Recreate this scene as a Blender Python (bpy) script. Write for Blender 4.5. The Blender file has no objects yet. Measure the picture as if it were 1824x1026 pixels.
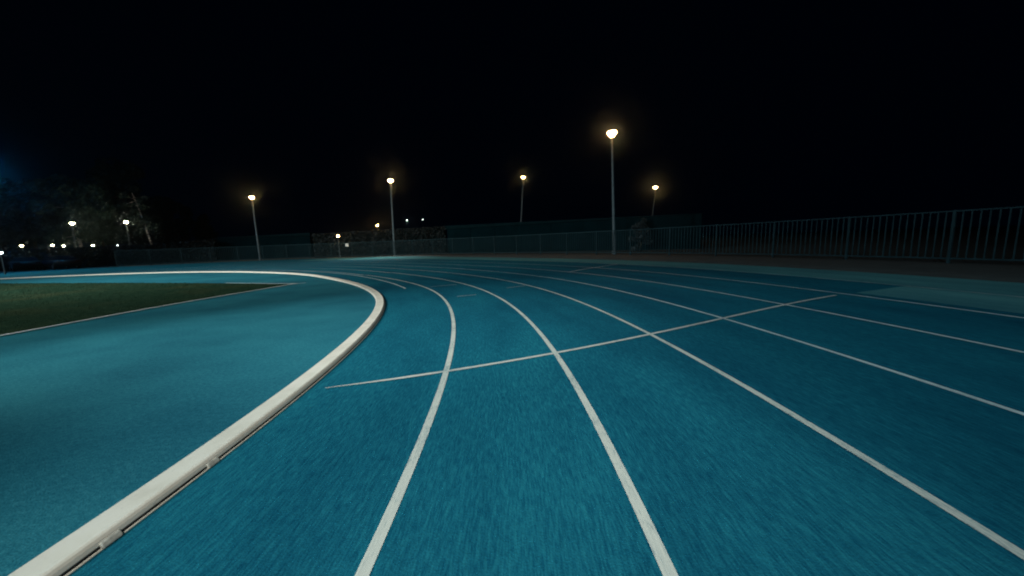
import bpy, bmesh, math, random
import numpy as np
from mathutils import Vector, Matrix

random.seed(7); rng = np.random.default_rng(7)
scene = bpy.context.scene
COL = scene.collection
H = 1.25                                   # camera height in metres; the plan below is written in units of it

# ------------------------------------------------------------------ camera
F, PITCH, ROLL = 606.17, 0.138, -0.03593   # focal length in photo pixels (1824 wide), tilt, roll
W0, H0 = 1824, 1026
cp, sp, cr, sr = math.cos(PITCH), math.sin(PITCH), math.cos(ROLL), math.sin(ROLL)
RT = np.array([cr, sr*sp, sr*cp]); UP = np.array([-sr, cr*sp, cr*cp]); FW = np.array([0, cp, -sp])
cam = bpy.data.cameras.new('camera'); cob = bpy.data.objects.new('camera', cam); COL.objects.link(cob)
cam.sensor_width = 36; cam.lens = 36*F/W0; cam.clip_start = 0.05; cam.clip_end = 3000
M = Matrix.Identity(4)
for i in range(3):
    M[i][0], M[i][1], M[i][2] = RT[i], UP[i], -FW[i]
M[2][3] = H
cob.matrix_world = M; scene.camera = cob

def ray(x, y):
    return (x-W0/2)/F*RT + (H0/2-y)/F*UP + FW
def at(x, y, dist):                        # world point seen at (x, y), dist metres away along the ground
    d = ray(x, y); t = dist/math.hypot(d[0], d[1])
    return Vector((d[0]*t, d[1]*t, H+d[2]*t))

# ------------------------------------------------------------------ plan of the bend (base line = line between lanes 2 and 3)
KS = [0, 4, 8, 14, 22, 34, 50, 75, 120.]
KK = [.055147, .05758, .089079, .014036, .052764, .060108, .051143, .051455, .053641]
_s = np.linspace(-15, 62, 3000); _k = np.where(_s < 0, 0, np.interp(_s, KS, KK)); _ds = np.diff(_s)
_th = np.concatenate([[0], np.cumsum((_k[1:]+_k[:-1])/2*_ds)]); _th = _th-np.interp(0, _s, _th)+1.4878
_tm = (_th[1:]+_th[:-1])/2
_x = np.concatenate([[0], np.cumsum(np.cos(_tm)*_ds)]); _y = np.concatenate([[0], np.cumsum(np.sin(_tm)*_ds)])
_x += .38691-np.interp(0, _s, _x); _y += -.27407-np.interp(0, _s, _y)
def pt(s, off, z=0.0):                     # s, off in camera heights -> metres
    th = np.interp(s, _s, _th)
    return Vector(((np.interp(s, _s, _x)+math.sin(th)*off)*H, (np.interp(s, _s, _y)-math.cos(th)*off)*H, z))
OFF = {1: -.93723, 2: -.00792, 3: 1.07121, 4: 2.21856, 5: 3.53855, 6: 5.0421, 7: 6.64724}
def smooth(xs, ys):
    g = np.linspace(-15, 62, 1200); v = np.interp(g, xs, ys)
    k = np.hanning(41); k /= k.sum(); v = np.convolve(np.pad(v, 20, 'edge'), k, 'valid')
    return lambda s: float(np.interp(s, g, v))
_kerb0 = smooth([-15, 14, 16, 17.6, 21.2, 24.8, 28, 31.8, 34.9, 38, 42, 62], [-2.10, -2.10, -2.14, -2.24, -2.56, -2.70, -2.62, -2.42, -2.1, -1.75, -1.6, -1.6])
def kerb_off(s):                           # the traced edge is the kerb's raised top, 54 mm above the track
    o = _kerb0(s); p = pt(s, o)/H; th = float(np.interp(s, _s, _th))
    return o-float(np.interp(s, [8, 16], [.043, .022]))*(p.x*math.sin(th)-p.y*math.cos(th))
edge_off = smooth([-15, 5, 17, 21, 24, 28, 34, 62], [8.38, 8.42, 8.55, 9.1, 10.4, 11.1, 11.5, 11.6])
FENCE = 11.75

# ------------------------------------------------------------------ helpers
def tag(o, label=None, cat=None, group=None, kind=None):
    if label: o['label'] = label
    if cat: o['category'] = cat
    if group: o['group'] = group
    if kind: o['kind'] = kind
    return o
def empty(name, loc, rz=0):
    o = bpy.data.objects.new(name, None); o.empty_display_size = .2; COL.objects.link(o)
    o.location = loc; o.rotation_euler = (0, 0, rz); return o
def link(name, me, mat, parent=None, smooth_=False):
    o = bpy.data.objects.new(name, me); COL.objects.link(o)
    if mat is not None and not me.materials: me.materials.append(mat)
    if smooth_:
        for p in me.polygons: p.use_smooth = True
    if parent is not None: o.parent = parent
    return o
def mesh(name, vs, fs, mat, parent=None, smooth_=False, uv=None):
    me = bpy.data.meshes.new(name); me.from_pydata([tuple(v) for v in vs], [], fs); me.update()
    if uv is not None:
        l = me.uv_layers.new(name='uv')
        for lp in me.loops: l.data[lp.index].uv = uv[lp.vertex_index]
    return link(name, me, mat, parent, smooth_)
def from_bm(name, bm, mat, parent=None, smooth_=False):
    bmesh.ops.recalc_face_normals(bm, faces=bm.faces)
    me = bpy.data.meshes.new(name); bm.to_mesh(me); bm.free(); return link(name, me, mat, parent, smooth_)
def add_box(bm, x0, x1, y0, y1, z0, z1, mtx=None):
    c = [(x0,y0,z0),(x1,y0,z0),(x1,y1,z0),(x0,y1,z0),(x0,y0,z1),(x1,y0,z1),(x1,y1,z1),(x0,y1,z1)]
    v = [bm.verts.new((mtx @ Vector(p)) if mtx else p) for p in c]
    for f in ((0,3,2,1),(4,5,6,7),(0,1,5,4),(1,2,6,5),(2,3,7,6),(3,0,4,7)): bm.faces.new([v[i] for i in f])
def add_lathe(bm, prof, n=20, cx=0, cy=0, axis=None, cap=True):
    rings = []
    for r, z in prof:
        ring = []
        for i in range(n):
            a = 2*math.pi*i/n; p = Vector((cx+r*math.cos(a), cy+r*math.sin(a), z))
            ring.append(bm.verts.new(axis @ p if axis else p))
        rings.append(ring)
    for a, b in zip(rings, rings[1:]):
        for i in range(n): bm.faces.new((a[i], a[(i+1) % n], b[(i+1) % n], b[i]))
    if cap:
        bm.faces.new(rings[0][::-1]); bm.faces.new(rings[-1])
def add_tube(bm, a, b, r0, r1=None, n=10):
    a, b = Vector(a), Vector(b); d = b-a; q = d.to_track_quat('Z', 'Y').to_matrix().to_4x4()
    mt = Matrix.Translation(a) @ q
    add_lathe(bm, [(r0, 0), (r1 if r1 is not None else r0, d.length)], n, axis=mt)
def sweep(name, path, prof, mat, parent=None, closed=False, caps=True, smooth_=False):
    # path: list of (s, base_off_function) already resolved to (point, right-normal); prof: list of (u, z)
    vs, fs = [], []; m = len(prof)
    for p, nr in path:
        for u, z in prof: vs.append((p.x+nr.x*u, p.y+nr.y*u, p.z+z))
    mm = m if closed else m-1
    for i in range(len(path)-1):
        for j in range(mm):
            k = (j+1) % m
            fs.append((i*m+j, i*m+k, (i+1)*m+k, (i+1)*m+j))
    if closed and caps:
        fs.append(tuple(range(m))[::-1]); fs.append(tuple((len(path)-1)*m+j for j in range(m)))
    return mesh(name, vs, fs, mat, parent, smooth_)
def path_of(s0, s1, offf, step=.12, z=0):
    n = max(2, int(abs(s1-s0)/step)+1); out = []
    ss = np.linspace(s0, s1, n)
    P = [pt(s, offf(s) if callable(offf) else offf, z) for s in ss]
    for i, p in enumerate(P):
        d = P[min(i+1, n-1)]-P[max(i-1, 0)]; d.normalize(); out.append((p, Vector((d.y, -d.x, 0))))
    return out

# ------------------------------------------------------------------ materials
def new_mat(name):
    m = bpy.data.materials.new(name); m.use_nodes = True; nt = m.node_tree
    return m, nt, nt.nodes['Principled BSDF']
def N(nt, t, **kw):
    n = nt.nodes.new(t)
    for k, v in kw.items():
        if k in n.inputs: n.inputs[k].default_value = v
        else: setattr(n, k, v)
    return n
def ramp(nt, fac, stops, interp='LINEAR'):
    n = nt.nodes.new('ShaderNodeValToRGB'); n.color_ramp.interpolation = interp
    while len(n.color_ramp.elements) < len(stops): n.color_ramp.elements.new(.5)
    for e, (p, c) in zip(n.color_ramp.elements, stops):
        e.position = p; e.color = (*c, 1) if len(c) == 3 else c
    nt.links.new(fac, n.inputs['Fac']); return n.outputs['Color']
def mixc(nt, fac, a, b, mode='MIX'):
    n = nt.nodes.new('ShaderNodeMix'); n.data_type = 'RGBA'; n.blend_type = mode
    for sock, v in ((n.inputs[0], fac), (n.inputs[6], a), (n.inputs[7], b)):
        if hasattr(v, 'is_linked'): nt.links.new(v, sock)
        else: sock.default_value = (*v, 1) if isinstance(v, tuple) else v
    return n.outputs[2]
def noise(nt, vec, scale, detail=2, rough=.5, mapping=None):
    if mapping:
        mp = N(nt, 'ShaderNodeMapping'); mp.inputs['Scale'].default_value = mapping; nt.links.new(vec, mp.inputs['Vector']); vec = mp.outputs[0]
    n = N(nt, 'ShaderNodeTexNoise', Scale=scale, Detail=detail, Roughness=rough); nt.links.new(vec, n.inputs['Vector'])
    return n.outputs['Fac']
def bump(nt, bs, h, strength, dist):
    b = N(nt, 'ShaderNodeBump', Strength=strength, Distance=dist); nt.links.new(h, b.inputs['Height']); nt.links.new(b.outputs[0], bs.inputs['Normal'])

def rubber(name, dark, mid, light, along=True):
    """granular polyurethane track surface, worn and laid in the running direction"""
    m, nt, bs = new_mat(name); L = nt.links.new
    tc = N(nt, 'ShaderNodeTexCoord'); vec = tc.outputs['UV'] if along else tc.outputs['Object']
    st = noise(nt, vec, 1, 4, .65, (7, 44, 1) if along else (26, 34, 1))
    st2 = noise(nt, vec, 1, 2, .6, (15, 110, 1) if along else (90, 110, 1))
    patch = noise(nt, vec, 1, 4, .6, (.35, 1.1, 1) if along else (.45, .6, 1))
    gran = N(nt, 'ShaderNodeTexVoronoi', Scale=110); L(tc.outputs['Object'], gran.inputs['Vector'])
    c = ramp(nt, st, [(.31, dark), (.5, mid), (.67, light)])
    c = mixc(nt, .45, c, ramp(nt, st2, [(.38, dark), (.62, light)]))
    c = mixc(nt, 1.0, c, ramp(nt, patch, [(.3, (.62, .70, .76)), (.52, (1, 1, 1)), (.75, (1.40, 1.28, 1.2))]), 'MULTIPLY')
    c = mixc(nt, ramp(nt, gran.outputs['Color'], [(.82, (0, 0, 0)), (.95, (.3, .3, .3))]), c, light)
    L(c, bs.inputs['Base Color'])
    bs.inputs['Roughness'].default_value = .85; bs.inputs['Specular IOR Level'].default_value = .03
    mx = N(nt, 'ShaderNodeMath', operation='ADD'); L(gran.outputs['Distance'], mx.inputs[0]); L(st2, mx.inputs[1])
    bump(nt, bs, mx.outputs[0], .45, .004)
    return m
M_track = rubber('track_rubber', (.0030, .063, .106), (.0058, .099, .150), (.014, .160, .205))
M_apron = rubber('infield_rubber', (.0080, .092, .134), (.0170, .140, .184), (.036, .198, .240), along=False)
M_border = rubber('border_rubber', (.045, .175, .195), (.070, .225, .240), (.105, .280, .285))

def paint(name, col, wear, under=(.010, .13, .175)):
    m, nt, bs = new_mat(name); L = nt.links.new
    tc = N(nt, 'ShaderNodeTexCoord'); v = tc.outputs['Object']
    n1 = noise(nt, tc.outputs['UV'], 1, 4, .7, (14, 130, 1)); n2 = noise(nt, v, 2.2, 3, .6)
    s = N(nt, 'ShaderNodeMath', operation='MULTIPLY_ADD'); L(n2, s.inputs[0]); s.inputs[1].default_value = .55; L(n1, s.inputs[2])
    fac = ramp(nt, s.outputs[0], [(wear-.12, (0, 0, 0)), (wear+.14, (1, 1, 1))])
    c = mixc(nt, fac, under, col)
    c = mixc(nt, .4, c, mixc(nt, 1.0, c, ramp(nt, noise(nt, tc.outputs['UV'], 1, 5, .7, (5, 90, 1)), [(.34, (.58, .62, .62)), (.7, (1.2, 1.14, 1.04))]), 'MULTIPLY'))
    L(c, bs.inputs['Base Color']); bs.inputs['Roughness'].default_value = .6
    bump(nt, bs, n1, .35, .004)
    return m
M_line = paint('white_line_paint', (.60, .60, .53), .62)
M_line_far = paint('faded_line_paint', (.60, .68, .66), .60)
M_line_thin = paint('worn_line_paint', (.46, .54, .53), .74)

def simple(name, col, rough=.6, metal=0, var=.25, scale=6, bumpd=0, spec=.4):
    m, nt, bs = new_mat(name); L = nt.links.new
    tc = N(nt, 'ShaderNodeTexCoord'); n = noise(nt, tc.outputs['Object'], scale, 4, .6)
    lo = tuple(c*(1-var) for c in col); hi = tuple(min(1, c*(1+var)) for c in col)
    L(ramp(nt, n, [(.3, lo), (.7, hi)]), bs.inputs['Base Color'])
    bs.inputs['Roughness'].default_value = rough; bs.inputs['Metallic'].default_value = metal
    bs.inputs['Specular IOR Level'].default_value = spec
    if bumpd: bump(nt, bs, n, .6, bumpd)
    return m
def kerb_mat():
    m, nt, bs = new_mat('kerb_paint'); L = nt.links.new
    tc = N(nt, 'ShaderNodeTexCoord'); v = tc.outputs['Object']
    c = ramp(nt, noise(nt, v, 3.5, 5, .65), [(.3, (.68, .615, .50)), (.55, (.79, .72, .60)), (.8, (.83, .77, .66))])
    fine = noise(nt, v, 45, 4, .75)
    c = mixc(nt, ramp(nt, fine, [(.62, (0, 0, 0)), (.78, (.55, .55, .55))]), c, (.36, .34, .29))
    scr = noise(nt, v, 9, 6, .8)
    c = mixc(nt, ramp(nt, scr, [(.66, (0, 0, 0)), (.72, (.5, .5, .5))]), c, (.28, .27, .24))
    L(c, bs.inputs['Base Color']); bs.inputs['Roughness'].default_value = .5
    bump(nt, bs, fine, .25, .003)
    return m
M_kerb = kerb_mat()
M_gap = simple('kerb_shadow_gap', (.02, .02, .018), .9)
M_foot = simple('scuffed_foot', (.50, .48, .41), .7, scale=30, var=.4, bumpd=.003)
M_pole = simple('galvanised_pole', (.085, .115, .125), .6, .1, .2, 5)
M_rail = simple('fence_steel', (.015, .036, .042), .6, 0, .25, 4, 0, .12)
M_dark = simple('dark_cap_metal', (.04, .04, .045), .5, .3)
M_wall = simple('dark_wall_render', (.002, .0105, .0135), 1, 0, .25, .8, .01, .0)
M_roof = simple('dark_roof_felt', (.004, .014, .017), 1, 0, .25, 2, 0, .0)
M_glass = simple('dark_glass', (.01, .015, .02), .12, 0, .1, 1, 0, .6)
M_plate = simple('white_plate', (.55, .58, .55), .5)
M_car = simple('dark_car_paint', (.015, .022, .028), .5, .0, .08, 1, 0, .3)
M_car2 = simple('grey_car_paint', (.03, .035, .04), .5, .0, .08, 1, 0, .3)
M_tyre = simple('tyre_rubber', (.015, .015, .015), .85)
M_rim = simple('alloy_rim', (.35, .35, .36), .35, .8)
M_lampglass = simple('unlit_headlamp', (.45, .47, .48), .15, 0, .05)
M_tail = simple('red_tail_lamp', (.05, .006, .006), .25)

def ground_mat():
    m, nt, bs = new_mat('dark_ground'); L = nt.links.new
    tc = N(nt, 'ShaderNodeTexCoord'); v = tc.outputs['Object']
    c = ramp(nt, noise(nt, v, .35, 6, .65), [(.35, (.006, .011, .010)), (.6, (.011, .018, .016)), (.8, (.018, .024, .021))])
    L(c, bs.inputs['Base Color']); bs.inputs['Roughness'].default_value = .95
    bump(nt, bs, noise(nt, v, 8, 5, .7), .8, .05); return m
M_ground = ground_mat()
def dirt_mat():
    m, nt, bs = new_mat('bare_earth'); L = nt.links.new
    tc = N(nt, 'ShaderNodeTexCoord'); v = tc.outputs['Object']
    c = ramp(nt, noise(nt, v, 1.6, 6, .7), [(.3, (.022, .028, .027)), (.55, (.040, .048, .046)), (.8, (.062, .072, .068))])
    c = mixc(nt, ramp(nt, noise(nt, v, 30, 3, .7), [(.6, (0, 0, 0)), (.75, (.6, .6, .6))]), c, (.04, .055, .03))
    L(c, bs.inputs['Base Color']); bs.inputs['Roughness'].default_value = .95
    bump(nt, bs, noise(nt, v, 18, 5, .7), .9, .03); return m
M_dirt = dirt_mat()
def grass_mat(name, dry):
    m, nt, bs = new_mat(name); L = nt.links.new
    tc = N(nt, 'ShaderNodeTexCoord'); v = tc.outputs['Object']
    c = ramp(nt, noise(nt, v, 5, 5, .65), [(.3, (.010, .028, .017)), (.5, (.018, .041, .025)), (.75, (.034, .060, .034))])
    c = mixc(nt, ramp(nt, noise(nt, v, .55, 4, .6), [(.5, (0, 0, 0)), (.72, (dry, dry, dry))]), c, (.075, .066, .028))
    L(c, bs.inputs['Base Color']); bs.inputs['Roughness'].default_value = 1; bs.inputs['Specular IOR Level'].default_value = 0
    bump(nt, bs, noise(nt, v, 40, 4, .7), .8, .03); return m
M_grass = grass_mat('short_grass', .32)
def leaf_mat(name, a, b):
    m, nt, bs = new_mat(name); L = nt.links.new
    g = N(nt, 'ShaderNodeNewGeometry'); c = ramp(nt, g.outputs['Random Per Island'], [(0, a), (1, b)])
    L(c, bs.inputs['Base Color']); bs.inputs['Roughness'].default_value = .7; return m
M_leafA = leaf_mat('olive_leaves', (.018, .050, .034), (.046, .100, .066))
M_leafB = leaf_mat('dark_leaves', (.008, .026, .022), (.026, .058, .046))
M_leafC = leaf_mat('shrub_leaves', (.005, .014, .017), (.013, .030, .036))
M_hedge = leaf_mat('hedge_leaves', (.002, .008, .009), (.0045, .014, .015))
def birch_mat():
    m, nt, bs = new_mat('birch_bark'); L = nt.links.new
    tc = N(nt, 'ShaderNodeTexCoord'); v = tc.outputs['Object']
    c = ramp(nt, noise(nt, v, 1, 4, .7, (2, 2, 7)), [(.42, (.07, .065, .06)), (.55, (.55, .55, .50))])
    L(c, bs.inputs['Base Color']); bs.inputs['Roughness'].default_value = .8; return m
M_birch = birch_mat()
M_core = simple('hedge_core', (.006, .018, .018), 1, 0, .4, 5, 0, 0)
M_bark = simple('brown_bark', (.10, .085, .06), .9, 0, .4, 5, .02)
def emit(name, col, strength):
    m = bpy.data.materials.new(name); m.use_nodes = True; nt = m.node_tree; nt.nodes.clear()
    e = N(nt, 'ShaderNodeEmission', Color=(*col, 1), Strength=strength); o = N(nt, 'ShaderNodeOutputMaterial'); nt.links.new(e.outputs[0], o.inputs[0])
    return m
WARM = (1, .50, .20)
M_warm = emit('warm_lamp_glow', WARM, 150)
M_big = emit('bright_warm_lamp_glow', WARM, 120)
M_white = emit('neutral_lamp_glow', (1, .80, .55), 60)
M_small = emit('small_lamp_glow', (1, .80, .55), 60)
M_cool = emit('cool_small_lamp_glow', (.85, .95, 1), 14)
M_flood = emit('floodlight_glow', (.95, 1, 1), 5)

# ------------------------------------------------------------------ setting: ground, infield, track
def sheet(name, cols, s0, s1, z, mat, step=.25):
    """ribbon along the bend; cols = functions giving the offset of each column"""
    n = int((s1-s0)/step)+1; ss = np.linspace(s0, s1, n); vs, uv, fs = [], [], []; m = len(cols)
    for s in ss:
        for c in cols:
            o = c(s) if callable(c) else c
            vs.append(pt(s, o, z)); uv.append((s*H, o*H))
    for i in range(n-1):
        for j in range(m-1): fs.append((i*m+j, i*m+j+1, (i+1)*m+j+1, (i+1)*m+j))
    return mesh(name, vs, fs, mat, uv=uv)
g = 240
gs = mesh('ground', [(-g, -g, -.03), (g, -g, -.03), (g, g, -.03), (-g, g, -.03)], [(0, 1, 2, 3)], M_ground)
tag(gs, 'dark unlit ground beyond the running track and fence', 'ground', kind='structure')
S0, S1 = -13, 60
# infield apron as a fan
ss = np.linspace(S0, S1, 300); c0 = Vector((-18*H, -3*H, -.004))
vs = [c0]+[pt(s, kerb_off(s)+.04, -.004) for s in ss]
ap = mesh('infield', vs, [(0, i, i+1) for i in range(1, len(ss))]+[(0, len(ss), 1)], M_apron)
tag(ap, 'smooth teal blue rubber apron inside the white kerb', 'infield', kind='structure')
tk = sheet('running_track', [lambda s, q=q: kerb_off(s)+.04+(edge_off(s)-kerb_off(s)-.04)*q for q in np.linspace(0, 1, 14)], S0, S1, 0, M_track)
tag(tk, 'blue rubber running track sweeping round the bend', 'track', kind='structure')
bd = sheet('track_border', [OFF[7]+.02, lambda s: (OFF[7]+edge_off(s))/2, lambda s: edge_off(s)-.01], S0, 30, .0018, M_border)
tag(bd, 'paler grey teal border strip outside the outermost white line', 'border strip', kind='structure')
# paler zone in the outer lane, cut off by a slanting end
zs = []
nz = 40; vs, uv, fs = [], [], []
for i in range(nz+1):
    for j, o in enumerate((5.30, 5.75, 6.2, OFF[7]-.025)):
        send = 4.60+(o-5.232)*.11; s = -13+(send+13)*i/nz
        vs.append(pt(s, o, .0018)); uv.append((s*H, o*H))
for i in range(nz):
    for j in range(3): fs.append((i*4+j, i*4+j+1, i*4+j+5, i*4+j+4))
ez = mesh('track_patch', vs, fs, M_border, uv=uv)
tag(ez, 'paler grey teal area with a slanting end in the outermost lane', 'track patch', kind='structure')

# earth strip between the track and the fence
def earth():
    n = 260; ss = np.linspace(S0, 40, n); vs, fs = [], []; cols = 6
    for s in ss:
        a, b = edge_off(s)+.06, FENCE+.5
        for j in range(cols):
            t = j/(cols-1); z = (-.028, .035, .05, .045, .04, -.028)[j]+(random.uniform(-.008, .008) if 0 < j < 5 else 0)
            vs.append(pt(s, a+(b-a)*(0, .03, .3, .6, .97, 1)[j] if b > a+.1 else a+.1*t, z))
    for i in range(n-1):
        for j in range(cols-1): fs.append((i*cols+j, i*cols+j+1, (i+1)*cols+j+1, (i+1)*cols+j))
    o = mesh('earth_strip', vs, fs, M_dirt, smooth_=True)
    tag(o, 'brown bare earth strip between the track edge and the metal fence', 'earth strip', kind='structure')
earth()

# painted markings
def ribbon(name, P, w, z, mat, label, w2=None, taper=0):
    P = [Vector((p[0], p[1], 0)) for p in P]; vs, fs, uv, run = [], [], [], random.uniform(0, 50)
    for i, p in enumerate(P):
        d = P[min(i+1, len(P)-1)]-P[max(i-1, 0)]; d.normalize(); nr = Vector((d.y, -d.x, 0))
        t = i/(len(P)-1); ww = (w+(w2-w)*t if w2 else w)*(min(1, .22+t/taper) if taper else 1)
        if i: run += (p-P[i-1]).length
        uv += [(run, 0), (run, ww)]
        vs += [(p.x-nr.x*ww/2, p.y-nr.y*ww/2, z), (p.x+nr.x*ww/2, p.y+nr.y*ww/2, z)]
    for i in range(len(P)-1): fs.append((2*i, 2*i+1, 2*i+3, 2*i+2))
    o = mesh(name, vs, fs, mat, uv=uv); tag(o, label, 'line marking', 'painted markings on the track', 'structure'); return o
ORD = {1: 'white lane line nearest to the white kerb', 2: 'white lane line running down the middle of the foreground', 3: 'white lane line crossing the lower right corner of the photo',
       4: 'white lane line fourth from the kerb', 5: 'white lane line fifth from the kerb', 6: 'white lane line along the inner side of the paler patch', 7: 'faint outermost lane line beside the paler border strip'}
for k, o in OFF.items():
    end = {1: 36, 2: 36, 3: 36, 4: 36, 5: 34, 6: 34, 7: 34}[k]
    w = {1: .056, 2: .056, 3: .054, 4: .052, 5: .053, 6: .054, 7: .055}[k]
    f = (lambda s, o=o: o+(kerb_off(s)+2.10)*max(0, 1-(o+2.1)/6)*(1 if s > 14 else 0))
    P = [pt(s, f(s)) for s in np.arange(S0, end, .12)]
    ribbon('lane_line', P, w, .004, M_line if k < 4 else (M_line_far if k < 7 else M_line_thin), ORD[k])
L0 = [(8.9, -1.36), (9.6, -1.34), (10.5, -1.32), (12.3, -1.26), (14.5, -1.2), (16.2, -1.28), (20, -1.52), (23.4, -1.75), (27, -1.9), (31, -1.8)]
sx = [a for a, b in L0]; oy = smooth(sx, [b for a, b in L0])
ribbon('lane_line', [pt(s, oy(s)) for s in np.arange(8.95, 31, .15)], .055, .004, M_line_far, 'short white line that breaks off in the lane next to the kerb')
U = lambda L: [Vector((x*H, y*H, 0)) for x, y in L]
def spline(pts, n=60):
    pts = np.array(pts); t = np.concatenate([[0], np.cumsum(np.hypot(*np.diff(pts, axis=0).T))])
    cx, cy = np.polyfit(t, pts[:, 0], 3), np.polyfit(t, pts[:, 1], 3); tt = np.linspace(0, t[-1], n)
    return list(zip(np.polyval(cx, tt), np.polyval(cy, tt)))
ribbon('start_line', U(spline([(-1.36, 2.32), (-.53, 2.56), (.34, 2.92), (1.36, 3.33), (2.45, 3.91), (3.71, 4.56), (4.93, 5.09)])), .046, .0065, M_line, 'white curved start line crossing five lanes from the kerb', .052, .10)
ribbon('start_line', U(spline([(1.70, 10.2), (2.84, 11.51), (3.9, 12.48)], 12)), .055, .0065, M_line_far, 'faint white stagger line across the outer lanes near the fence')
for (a, b, lab) in (((-1.90, 7.88), (-1.33, 8.14), 'short worn white dash, the farther of two dashes in the same lane'),
                    ((-1.04, 6.30), (-.69, 6.42), 'short worn white dash, the nearer of two dashes in the same lane'),
                    ((-.12, 7.22), (.30, 7.49), 'short faint white tick touching a lane line')):
    ribbon('dash_mark', U([a, ((a[0]+b[0])/2, (a[1]+b[1])/2), b]), .045, .0065, M_line_thin, lab)

# infield grass with a white edge
tip = (-6.24, 9.56)
near = [tip, (-6.47, 8.0), (-6.64, 6.9), (-6.72, 6.0), (-6.75, 4.4), (-6.75, 0), (-6.75, -12)]
top = [tip, (-7.4, 10.0), (-9.0, 10.62), (-11.6, 11.5), (-14.6, 12.4), (-18, 13.3), (-21.4, 14.2), (-26, 14.6), (-32, 13.5)]
poly = near[::-1]+top[1:]+[(-34, 4), (-33, -12)]
gv = [Vector((x*H, y*H, .001)) for x, y in poly]
gr = mesh('grass', gv, [tuple(range(len(gv)))], M_grass)
bm = bmesh.new(); bm.from_mesh(gr.data)
bmesh.ops.triangulate(bm, faces=bm.faces[:])
def inside(x, y):
    c = False; j = len(poly)-1
    for i in range(len(poly)):
        (xi, yi), (xj, yj) = poly[i], poly[j]
        if (yi > y) != (yj > y) and x < (xj-xi)*(y-yi)/(yj-yi)+xi: c = not c
        j = i
    return c
k = 0
while k < 60000:
    x = -6.2-16*random.random()**1.3; y = random.uniform(-1, 14.3)
    if not inside(x, y): continue
    k += 1
    X, Y = x*H, y*H; a = random.uniform(0, math.pi); hh = random.uniform(.015, .04); w = random.uniform(.004, .009)
    dx, dy = math.cos(a)*w, math.sin(a)*w; lx, ly = random.gauss(0, .012), random.gauss(0, .012)
    bm.faces.new([bm.verts.new(p) for p in ((X-dx, Y-dy, .001), (X+dx, Y+dy, .001), (X+lx, Y+ly, .001+hh))])
bm.to_mesh(gr.data); bm.free()
tag(gr, 'dark green short grass wedge on the infield with dry patches', 'grass', kind='stuff')
ribbon('grass_edge_line', U([(-5.92, 9.75)]+[(x+.045, y) for x, y in near]), .092, .016, M_line_far, 'white straight edge line along the near side of the grass wedge')
ribbon('grass_edge_line', U([(-6.1, 9.62), (-7.0, 9.88), (-7.9, 10.22), (-8.9, 10.56)]), .10, .018, M_line_far, 'short white edge line along the far side of the grass tip')

# ------------------------------------------------------------------ white raised kerb
kerb = empty('track_kerb', pt(1.5, kerb_off(1.5)))
tag(kerb, 'raised cream white kerb rail curving along the inside of the track', 'kerb')
kin = Matrix.Translation(-kerb.location)
PROF = [(0, 0), (.003, .040), (.010, .050), (.022, .053), (.085, .054), (.142, .055), (.152, .058), (.162, .058), (.172, .052), (.180, .040), (.184, .022), (.183, .019),
        (.168, .017), (.168, .009), (.189, .008), (.193, .005), (.193, 0)]
PROF = [(u*.95, z) for u, z in PROF]
def kerb_piece(name, s0, s1, prof, mat, grow=0):
    pa = [(p+Vector((0, 0, .001))-kerb.location, n) for p, n in path_of(s0, s1, kerb_off, .08)]
    return sweep(name, pa, prof, mat, kerb, closed=True, smooth_=False)
seams = [-12, -8.6, -5.2, -1.5]+[5.0+3.4*i for i in range(16)]
for a, b in zip(seams, seams[1:]):
    if a > 57: break
    o = kerb_piece('kerb_section', a+.0006, b-.0006, PROF, M_kerb)
    ev = o.modifiers.new('soft', 'BEVEL'); ev.width = .003; ev.segments = 2; ev.limit_method = 'ANGLE'; ev.angle_limit = math.radians(25)
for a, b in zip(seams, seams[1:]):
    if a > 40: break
    kerb_piece('gap_shade', a+.004, b-.004, [(.152, .0075), (.152, .0205), (.1765, .0195), (.1775, .0075)], M_gap)  # dark strip standing in for the shade in the gap under the lip
FOOT = [(.142, .002), (.142, .030), (.175, .034), (.182, .026), (.188, .012), (.190, .002)]
for s in [-1.9, .85, 1.325, 1.79, 5.2, 8.2, 11.4, 14.7, 18, 21.3]:
    f = kerb_piece('support_foot', s-.035, s+.035, FOOT, M_foot)
    ev = f.modifiers.new('soft', 'BEVEL'); ev.width = .006; ev.segments = 3

# ------------------------------------------------------------------ metal railing round the outside
fence = empty('metal_railing', pt(6, FENCE))
tag(fence, 'long dark metal railing with upright bars beyond the track', 'fence')
FZ = 1.36*H
fp = path_of(-9, 41, FENCE, .02)
acc = [0.0]
for (p, _), (q, _) in zip(fp, fp[1:]): acc.append(acc[-1]+(q-p).length)
acc = np.array(acc); FX = np.array([p.x for p, _ in fp]); FY = np.array([p.y for p, _ in fp])
def fpos(d): return Vector((float(np.interp(d, acc, FX)), float(np.interp(d, acc, FY)), 0))
FL = fence.location
SP = 2.66
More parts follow.
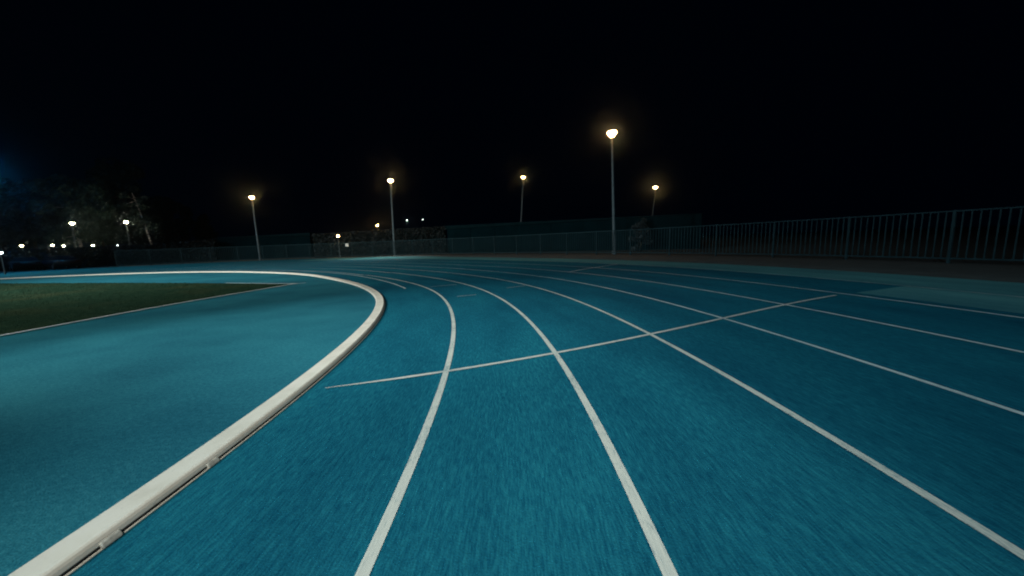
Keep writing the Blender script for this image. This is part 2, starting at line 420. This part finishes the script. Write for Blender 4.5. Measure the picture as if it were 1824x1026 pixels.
# line the posts up with the ones seen in the photograph
pr = at(1689, 462, 1); dref = min(range(len(acc)), key=lambda i: abs(fp[i][0].x/fp[i][0].y-pr.x/pr.y) if fp[i][0].y > 2 else 9)
d0 = acc[dref] % SP
posts = [d0+i*SP for i in range(int((acc[-1]-d0)/SP)+1)]
def rail(name, z0, z1, w):
    ds = np.arange(posts[0], posts[-1]+.01, .2); pa = []
    for d in ds:
        t = fpos(d+.05)-fpos(d-.05); t.normalize(); pa.append((fpos(d)-FL, Vector((t.y, -t.x, 0))))
    return sweep(name, pa, [(-w, z0), (-w, z1), (w, z1), (w, z0)], M_rail, fence, closed=True)
rail('top_rail', FZ-.045, FZ, .03); rail('bottom_rail', .17, .215, .022)
for d in posts:
    bm = bmesh.new(); t = fpos(d+.05)-fpos(d-.05); mt = Matrix.Translation(fpos(d)-FL) @ Matrix.Rotation(math.atan2(t.y, t.x), 4, 'Z')
    add_box(bm, -.033, .033, -.034, .034, 0, FZ+.012, mt); from_bm('post', bm, M_rail, fence)
for d, e in zip(posts, posts[1:]):
    bm = bmesh.new()
    for i in range(1, 15):
        q = d+(e-d)*i/15; t = fpos(q+.05)-fpos(q-.05)
        mt = Matrix.Translation(fpos(q)-FL) @ Matrix.Rotation(math.atan2(t.y, t.x), 4, 'Z')
        add_box(bm, -.016, .016, -.012, .012, .216, FZ-.046, mt)
    from_bm('bar_panel', bm, M_rail, fence)
# small pale plate on the railing
pp = at(618, 436, 1); i = min(range(len(acc)), key=lambda i: abs(math.atan2(fp[i][0].x, fp[i][0].y)-math.atan2(pp.x, pp.y)))
dp = fp[i][0].length; pl = at(618, 436.5, dp-.12); t = fpos(acc[i]+.05)-fpos(acc[i]-.05)
bm = bmesh.new(); add_box(bm, -.20, .20, -.006, .006, -.17, .17); bmesh.ops.bevel(bm, geom=bm.edges[:], offset=.004, segments=1, affect='EDGES')
sg = from_bm('plate', bm, M_plate); sg.location = pl; sg.rotation_euler = (0, 0, math.atan2(t.y, t.x))
tag(sg, 'small pale blank plate fixed low on the far railing', 'plate')

# ------------------------------------------------------------------ lamp posts
def lamp_post(name, base, top, kind, label, group, mat, r=.32, hh=.28, pr=.07):
    base, top = Vector(base), Vector(top)
    root = empty(name, base); tag(root, label, 'lamp post', group)
    v = top-base; q = v.to_track_quat('Z', 'Y').to_matrix().to_4x4(); Lh = v.length
    bm = bmesh.new(); add_lathe(bm, [(pr*1.9, 0), (pr*1.9, .25), (pr*1.25, .3), (pr*.75, Lh-hh*.9), (pr*.95, Lh-hh*.9+.02), (pr*.95, Lh-hh*.62)], 16, axis=q)
    from_bm('pole', bm, M_pole, root, False)
    def head(cx, cy):
        e = bpy.data.meshes.new('lamp_head')
        bm = bmesh.new()
        add_lathe(bm, [(r*.22, Lh-hh*.6), (r*.50, Lh-hh*.32), (r*.92, Lh+hh*.12), (r*.80, Lh+hh*.30), (r*.3, Lh+hh*.40)], 24, cx, cy, q)
        ln = from_bm('lamp_lens', bm, mat, root, True)
        bm = bmesh.new(); add_lathe(bm, [(r*.32, Lh+hh*.41), (r*.22, Lh+hh*.47), (.02, Lh+hh*.5)], 24, cx, cy, q)
        from_bm('lamp_cap', bm, M_dark, root, True)
    if kind == 'twin':
        bm = bmesh.new(); add_tube(bm, q @ Vector((-.72, 0, Lh-hh*.75)), q @ Vector((.72, 0, Lh-hh*.75)), .04)
        from_bm('cross_arm', bm, M_pole, root)
        head(-.52, 0); head(.52, 0)
    else: head(0, 0)
    return root
GL = 'lit lamp posts round the track'
def stand(xt, yt, xb, yb, dist):
    t = at(xt, yt, dist); b = at(xb, yb, dist); return Vector((b.x, b.y, 0)), t
def off_dist(x, o):   # distance along the column x to the offset curve o
    pp = at(x, 440, 1); a = math.atan2(pp.x, pp.y)
    best = min(np.arange(-2, 48, .05), key=lambda s: abs(math.atan2(*pt(s, o)[:2])-a)); return pt(float(best), o).length
dD = off_dist(1092, FENCE+.55)
b, t = stand(1090, 238, 1094.3, 450, dD); lamp_post('lamp_post', b, t, 'one', 'tallest and brightest lamp post, standing right behind the railing', GL, M_big, .33, .40, .085)
dB = off_dist(700, FENCE+.5)
b, t = stand(695.5, 322, 703.3, 456, dB); TB = t; LB = lamp_post('lamp_post', b, t, 'one', 'second tallest lamp post, at the far end of the bend left of the middle', GL, M_warm, .31, .28, .09)
dA = off_dist(458, FENCE+1.2)
b, t = stand(448.5, 352, 463, 458, dA); TA = t; LA = lamp_post('lamp_post', b, t, 'one', 'leaning lamp post between the trees and the middle lamps, warm light', GL, M_warm, .27, .25, .09)
b, t = stand(932, 316, 926, 447, 48); lamp_post('lamp_post', b, t, 'one', 'lamp post with white pole behind the railing in front of the long low building', GL, M_warm, .23, .22, .085)
b, t = stand(1167.5, 334, 1157, 430, 62); lamp_post('lamp_post', b, t, 'one', 'smaller lamp post rising behind the low building, right of the tallest lamp', GL, M_warm, .35, .27, .085)
b, t = stand(128.5, 398, 136, 466, 72); lamp_post('lamp_post', b, t, 'one', 'white lamp post in front of the left tree, leftmost of the tall lamps', GL, M_white, .25, .24, .085)
b, t = stand(224.5, 396, 236, 463, 74); lamp_post('lamp_post', b, t, 'twin', 'lamp post with two heads side by side between the two trees', GL, M_white, .22, .24, .085)
GS = 'small distant lamps'
for (x, y, d, z, mat, r, lab) in (
        (602, 420.5, 44, 0, M_warm, .15, 'small warm lamp shining just in front of the dark hedge'),
        (672, 401.5, 88, 0, M_warm, .26, 'small warm lamp shining above the top of the hedge'),
        (725, 392, 110, 0, M_cool, .22, 'small white lamp on a thin pole above the hedge, the brighter of a pair'),
        (753, 391, 120, 0, M_cool, .16, 'tiny white lamp on a thin pole above the hedge, the dimmer of a pair'),
        (38.5, 438, 66, 0, M_small, .13, 'low warm lamp near the left edge of the photo under the blue-lit trees'),
        (93.5, 436.5, 68, 0, M_small, .13, 'low warm lamp left of the tall white lamp, left one of two'),
        (113.5, 438, 70, 0, M_small, .12, 'low warm lamp left of the tall white lamp, right one of two'),
        (165.5, 437.5, 70, 0, M_small, .13, 'low warm lamp right of the lit tree trunk'),
        (209.5, 437, 76, 0, M_cool, .09, 'very faint low white lamp left of the twin headed lamp post'),
        (241.5, 437.5, 76, 0, M_cool, .12, 'tiny low white lamp right of the twin headed lamp post'),
        (0.5, 450.5, 50, 0, M_cool, .16, 'low white lamp cut by the left edge of the photo')):
    t = at(x, y, d); lamp_post('small_lamp', (t.x, t.y, 0), t, 'one', lab, GS, mat, r, r*.8, .026)

# ------------------------------------------------------------------ buildings and hedges behind
def box_building(name, pl, ptop_l, pr_, ptop_r, dl, dr, depth, label, storey=True):
    a, b = at(pl, ptop_l, dl), at(pr_, ptop_r, dr)
    zt = (a.z+b.z)/2; d = Vector((b.x-a.x, b.y-a.y, 0)); Lw = d.length; ang = math.atan2(d.y, d.x)
    root = empty(name, (a.x, a.y, 0), ang); tag(root, label, 'building')
    slope = (b.z-a.z)
    bm = bmesh.new(); add_box(bm, 0, Lw, 0, depth, -.03, zt-.25); w = from_bm('wall', bm, M_wall, root)
    bm = bmesh.new(); v = []
    for (x, z) in ((-.12, a.z), (Lw+.12, b.z)):
        for y in (-.15, depth+.15): v.append((x, y, z))
    c = [bm.verts.new(p) for p in ((-.12, -.15, zt-.245), (Lw+.12, -.15, zt-.245), (Lw+.12, depth+.15, zt-.245), (-.12, depth+.15, zt-.245), v[0], v[2], v[3], v[1])]
    for f in ((0, 3, 2, 1), (4, 5, 6, 7), (0, 1, 5, 4), (1, 2, 6, 5), (2, 3, 7, 6), (3, 0, 4, 7)): bm.faces.new([c[i] for i in f])
    from_bm('roof', bm, M_roof, root)
    return root, Lw, zt
r1, Lw, zt = box_building('low_building', 796, 402, 1249, 380, 44, 34, 8, 'long low dark building with a flat roof behind the railing')
n = int(Lw/3.2)
for i in range(n):
    x = (i+.5)*Lw/n
    bm = bmesh.new(); add_box(bm, x+Lw/n/2-.06, x+Lw/n/2+.06, -.05, -.003, 0, zt-.25); from_bm('pilaster', bm, M_wall, r1)
r2, Lw, zt = box_building('shed', 385, 423.5, 551, 414.5, 62, 56, 5, 'low dark shed with a flat roof left of the hedge')
bm = bmesh.new(); add_box(bm, Lw*.6, Lw*.6+1.1, -.03, -.003, 0, 2.05); from_bm('door', bm, M_roof, r2)

def leaf_cloud(bm, centres, n, size, spread):
    cs = np.array(centres)
    for _ in range(n):
        c = cs[rng.integers(len(cs))]; v = rng.normal(0, 1, 3); v /= np.linalg.norm(v)+1e-9; v *= c[3]*rng.uniform(.45, 1.0)**.5
        p = Vector((c[0]+v[0], c[1]+v[1], c[2]+v[2]*.85)); q = Vector(rng.normal(0, 1, 3)).normalized(); e = q.orthogonal().normalized(); f = q.cross(e)
        s = size*rng.uniform(.6, 1.4)
        bm.faces.new([bm.verts.new(p+e*s), bm.verts.new(p+f*s*.6), bm.verts.new(p-e*s), bm.verts.new(p-f*s*.6)])
def hedge(name, pts, depth, label, leaves=9000):
    """clipped hedge through (x, ytop, dist) columns"""
    P = [at(*p) for p in pts]; root = empty(name, (P[0].x, P[0].y, 0)); tag(root, label, 'hedge')
    bm = bmesh.new(); tot = sum((Vector((b.x-a.x, b.y-a.y))).length for a, b in zip(P, P[1:]))
    for a, b in zip(P, P[1:]):
        d = Vector((b.x-a.x, b.y-a.y, 0)); L = d.length; d.normalize(); nr = Vector((-d.y, d.x, 0))
        for _ in range(int(leaves*L/tot)):
            t = random.random(); z = a.z+(b.z-a.z)*t
            side = random.random()
            if side < .62: u, zz = random.gauss(0, .07), random.uniform(.02, z)
            elif side < .85: u, zz = random.uniform(0, depth), z-abs(random.gauss(0, .05))
            else: u, zz = random.uniform(0, depth), random.uniform(0, z)
            p = Vector((a.x, a.y, 0))+d*L*t+nr*u+Vector((0, 0, zz))-Vector((P[0].x, P[0].y, 0))
            q = Vector(rng.normal(0, 1, 3)).normalized(); e = q.orthogonal().normalized(); f = q.cross(e); s = random.uniform(.09, .2)
            bm.faces.new([bm.verts.new(p+e*s), bm.verts.new(p+f*s*.6), bm.verts.new(p-e*s), bm.verts.new(p-f*s*.6)])
    from_bm('foliage', bm, M_hedge, root)
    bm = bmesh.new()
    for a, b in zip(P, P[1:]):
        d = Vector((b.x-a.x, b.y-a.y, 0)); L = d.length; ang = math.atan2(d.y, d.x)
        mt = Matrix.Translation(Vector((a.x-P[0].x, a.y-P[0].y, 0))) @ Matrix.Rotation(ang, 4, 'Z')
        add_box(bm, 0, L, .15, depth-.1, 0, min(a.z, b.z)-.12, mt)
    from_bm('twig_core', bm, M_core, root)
hedge('hedge', [(556, 418, 50), (640, 412.5, 49), (715, 408, 48), (792, 403.5, 47)], 1.4, 'tall clipped dark hedge between the shed and the long low building', 11000)
hedge('hedge', [(-60, 452, 66), (60, 444.5, 64), (170, 440.5, 63), (260, 436.5, 62), (330, 431, 61), (380, 427, 60)], 1.4, 'low dark hedge running under the trees at the left', 14000)

# ------------------------------------------------------------------ trees
def tree(name, base, height, crown, leaf, bark, label, nl, size, trunk_r=.2, lean=(0, 0), low=.25, group=None, clumps=46):
    root = empty(name, base); tag(root, label, 'tree', group)
    bm = bmesh.new(); pts = []
    for i in range(9):
        t = i/8; pts.append(Vector((lean[0]*t**1.4+random.gauss(0, .05)*height*.05, lean[1]*t, height*.92*t)))
    for i in range(8): add_tube(bm, pts[i], pts[i+1], trunk_r*(1-.85*i/8), trunk_r*(1-.85*(i+1)/8), 9)
    tr = from_bm('trunk', bm, bark, root, True)
    cs = []; bmb = bmesh.new()
    for k in range(clumps):
        t = random.uniform(low, 1); i = min(7, int(t*8)); o = pts[i].lerp(pts[i+1], t*8-i)
        w = crown*math.sin(math.pi*min(1, .12+.86*(t-low)/(1-low)))**.6
        a = random.uniform(0, 2*math.pi); rr = w*random.uniform(.3, 1)
        c = o+Vector((math.cos(a)*rr, math.sin(a)*rr, random.gauss(0, .4)))
        if rr > .5: add_tube(bmb, o, c, trunk_r*.22, .02, 5)
        cs.append((c.x, c.y, c.z, random.uniform(.5, 1.1)*crown*.36))
    from_bm('limbs', bmb, bark, root)
    bm = bmesh.new(); leaf_cloud(bm, cs, int(nl*1.25), size*1.55, 1); from_bm('crown', bm, leaf, root)
    return root
GT = 'trees beyond the bend'
def tb(x, d): p = at(x, 455, d); return (p.x, p.y, 0)
def toph(x, y, d): return at(x, y, d).z
tree('tree', tb(150, 80), toph(130, 305, 80), 3.9, M_leafA, M_birch, 'olive green tree with a lit pale trunk behind the tall white lamp', 11000, .17, .26, (-1.2, 0), .30, GT)
tree('tree', tb(188, 84), toph(180, 318, 84), 3.2, M_leafA, M_bark, 'rounded olive tree half hidden by its taller neighbours', 6500, .17, .2, (.2, 0), .28, GT)
tree('tree', tb(240, 88), toph(232, 284, 88), 4.6, M_leafB, M_bark, 'tall dark tree, highest crown of the group at the left', 11000, .18, .26, (-.3, 0), .22, GT, 56)
tree('birch_tree', tb(277, 78), toph(258, 322, 78), 2.1, M_leafB, M_birch, 'slender dark tree with a long pale speckled trunk', 3000, .15, .17, (-2.1, 0), .40, GT, 26)
tree('tree', tb(318, 92), toph(312, 352, 92), 3.4, M_leafB, M_bark, 'dim dark tree right of the pale speckled trunk', 5500, .18, .2, (0, 0), .2, GT)
tree('tree', tb(372, 96), toph(366, 384, 96), 2.0, M_leafA, M_bark, 'small dim tree, rightmost of the group', 2600, .18, .14, (0, 0), .15, GT)
tree('tree', tb(66, 84), toph(62, 318, 84), 3.4, M_leafB, M_bark, 'bluish dark tree near the left edge, right one of two', 7000, .18, .22, (.2, 0), .3, GT)
tree('tree', tb(12, 88), toph(14, 300, 88), 4.4, M_leafB, M_bark, 'bluish dark tree cut by the left edge, beside the blue glow', 8000, .18, .24, (0, 0), .25, GT)
tree('shrub', tb(1141, 33.0), toph(1140, 391, 33.0), .9, M_leafC, M_bark, 'small pale shrub in front of the long low building', 1200, .1, .05, (0, 0), .25, None, 20)

# ------------------------------------------------------------------ parked cars at the far left
def car(loc, rz, mat, label):
    root = empty('parked_car', loc, rz); tag(root, label, 'car', 'parked cars at the far left')
    prof = [(-2.1, .45), (-2.15, .72), (-2.05, .92), (-1.2, .98), (1.15, .98), (2.0, .90), (2.15, .70), (2.1, .42), (1.75, .30), (-1.75, .30)]
    def slab(prof, w0, w1=None):
        bm = bmesh.new(); zs = [z for _, z in prof]; z0, z1 = min(zs), max(zs); w1 = w1 or w0
        A = [bm.verts.new((x, (w0+(w1-w0)*(z-z0)/(z1-z0)), z)) for x, z in prof]; Bv = [bm.verts.new((x, -(w0+(w1-w0)*(z-z0)/(z1-z0)), z)) for x, z in prof]
        bm.faces.new(A); bm.faces.new(Bv[::-1]); n = len(prof)
        for i in range(n): bm.faces.new((A[i], Bv[i], Bv[(i+1) % n], A[(i+1) % n]))
        bmesh.ops.bevel(bm, geom=[e for e in bm.edges], offset=.03, segments=2, affect='EDGES'); return bm
    from_bm('body', slab(prof, .86), mat, root, True)
    from_bm('window_band', slab([(-1.55, .975), (-1.0, 1.38), (.55, 1.38), (1.2, .975)], .80, .62), M_glass, root)
    from_bm('roof', slab([(-1.05, 1.375), (-.9, 1.43), (.42, 1.43), (.6, 1.375)], .66, .60), mat, root, True)
    for x in (-1.3, 1.3):
        for y in (-.80, .80):
            mt = Matrix.Translation((x, y, .31)) @ Matrix.Rotation(math.pi/2, 4, 'X')
            bm = bmesh.new(); add_lathe(bm, [(.24, -.1), (.31, -.08), (.31, .08), (.24, .1)], 24, axis=mt); w = from_bm('wheel', bm, M_tyre, root)
            bm = bmesh.new(); add_lathe(bm, [(.06, -.11), (.2, -.105), (.2, .105), (.06, .11)], 16, axis=mt); from_bm('rim', bm, M_rim, w)
    for y in (-.62, .62):
        bm = bmesh.new(); add_box(bm, 2.02, 2.145, y-.17, y+.17, .72, .84); from_bm('headlight', bm, M_lampglass, root)
        bm = bmesh.new(); add_box(bm, -2.145, -2.05, y-.16, y+.16, .76, .88); from_bm('tail_light', bm, M_tail, root)
    return root
for (x, d, rz, m_, lab) in ((108, 60, 2.75, M_car, 'dark parked car at the far left beyond the track, right one of two'),
                            (45, 62, 2.6, M_car2, 'grey parked car at the far left beyond the track, left one of two')):
    p = at(x, 470, d); car((p.x, p.y, -.03), rz, m_, lab)

# ------------------------------------------------------------------ unseen floodlight masts that light the track (out of the frame), two added as fill
def flood(loc, aim, power, spot, blend, col, radius, label):
    loc, aim = Vector(loc), Vector(aim)
    root = empty('floodlight_mast', (loc.x, loc.y, 0)); tag(root, label, 'floodlight')
    bm = bmesh.new(); add_lathe(bm, [(.16, 0), (.16, .3), (.12, .35), (.07, loc.z-.35)], 14); from_bm('mast', bm, M_pole, root)
    d = (aim-loc).normalized(); q = (-d).to_track_quat('Z', 'Y').to_matrix().to_4x4()
    mt = Matrix.Translation((0, 0, loc.z)) @ q
    bm = bmesh.new(); add_box(bm, -.45, .45, -.3, .3, .06, .3, mt); from_bm('lamp_housing', bm, M_dark, root)
    bm = bmesh.new(); add_box(bm, -.4, .4, -.25, .25, .035, .055, mt); from_bm('lamp_lens', bm, M_flood, root)
    l = bpy.data.lights.new('flood_beam', 'SPOT'); l.energy = power; l.spot_size = math.radians(spot); l.spot_blend = blend; l.color = col; l.shadow_soft_size = radius
    lo = bpy.data.objects.new('flood_beam', l); COL.objects.link(lo); lo.parent = root
    lo.location = Vector((0, 0, loc.z))+d*.4; lo.rotation_euler = (-d).to_track_quat('Z', 'Y').to_euler()
CW = (.96, 1.0, .965)
FLOODS = [((-13, .5, 8), (-3.0, 5.7, 0), 5300, 34, 1.0, CW, .22, 'floodlight mast on the infield left of the camera'),  # narrow cone here and on the next imitates lens darkening towards the edges
          ((1.0, -7.5, 8.5), (-.6, 2.8, 0), 4700, 30, 1.0, CW, .30, 'floodlight mast behind the camera beside the lanes'),
          ((-8, -9, 10), (6.5, 13, 0), 11500, 56, 1.0, (.62, .88, 1.0), .35, 'added fill floodlight mast behind the camera on the infield'),  # unseen fill, added to brighten the far right lanes
          ((-9.5, -9.5, 10), (-11, 9.0, 0), 12500, 58, 1.0, CW, .35, 'second added fill floodlight mast behind the camera on the infield'),  # unseen fill, added to brighten the grass and apron
          ((-25, 3, 10), (-16, 23, 0), 23000, 100, 1.0, (.90, 1.0, .98), .4, 'floodlight mast on the infield beyond the left edge lighting the far bend'),
          ((-48, 20, 11), (-31, 33, 0), 10500, 92, 1.0, (.80, .97, 1.0), .4, 'second floodlight mast beyond the left edge of the far bend')]
for f in FLOODS: flood(*f)
# the lamp at the far end of the bend throws its light down on the track
def lamp_beam(root, top, aim, power, spot, col):
    l = bpy.data.lights.new('lamp_beam', 'SPOT'); l.energy = power; l.spot_size = math.radians(spot); l.spot_blend = 1; l.color = col; l.shadow_soft_size = .2
    o = bpy.data.objects.new('lamp_beam', l); COL.objects.link(o); o.parent = root
    src = top+Vector((0, 0, -.35))+(aim-top).normalized()*.6
    o.location = src-root.location; o.rotation_euler = (src-aim).to_track_quat('Z', 'Y').to_euler()
lamp_beam(LB, TB, pt(25.5, 8.8), 2400, 74, (.93, 1, .97))
# blue-lit lamp just outside the left edge
b, t = stand(-42, 312, -28, 465, 60)
M_blue = emit('blue_lamp_glow', (.02, .42, 1), 150)
lamp_post('lamp_post', b, t, 'one', 'blue lamp post just beyond the left edge of the photo', None, M_blue, .5, .45, .085)

# ------------------------------------------------------------------ air
HAZE = .0009
bm = bmesh.new(); add_box(bm, -230, 230, -60, 225, -1.03, 24)
hz = from_bm('haze', bm, None); hm = bpy.data.materials.new('thin_night_haze'); hm.use_nodes = True; nt = hm.node_tree; nt.nodes.clear()
pv = N(nt, 'ShaderNodeVolumePrincipled'); pv.inputs['Color'].default_value = (.6, .9, 1, 1); pv.inputs['Density'].default_value = HAZE; pv.inputs['Anisotropy'].default_value = .982
o = N(nt, 'ShaderNodeOutputMaterial'); nt.links.new(pv.outputs[0], o.inputs['Volume']); hz.data.materials.append(hm)
tag(hz, 'thin night haze that catches the lamp light', 'haze', kind='stuff')

# ------------------------------------------------------------------ sky and render settings
w = bpy.data.worlds.new('World'); scene.world = w; w.use_nodes = True
bg = w.node_tree.nodes['Background']; bg.inputs['Color'].default_value = (.0, .28, 1.0, 1); bg.inputs['Strength'].default_value = .0014
scene.render.engine = 'CYCLES'
c = scene.cycles
c.use_denoising = True; c.max_bounces = 5; c.diffuse_bounces = 2; c.glossy_bounces = 2; c.volume_bounces = 0; c.transmission_bounces = 2
c.sample_clamp_indirect = 4; c.use_light_tree = True; c.filter_width = 2.0
c.volume_step_rate = 5
vs_ = scene.view_settings; vs_.view_transform = 'Standard'; vs_.look = 'None'; vs_.exposure = 0; vs_.gamma = 1
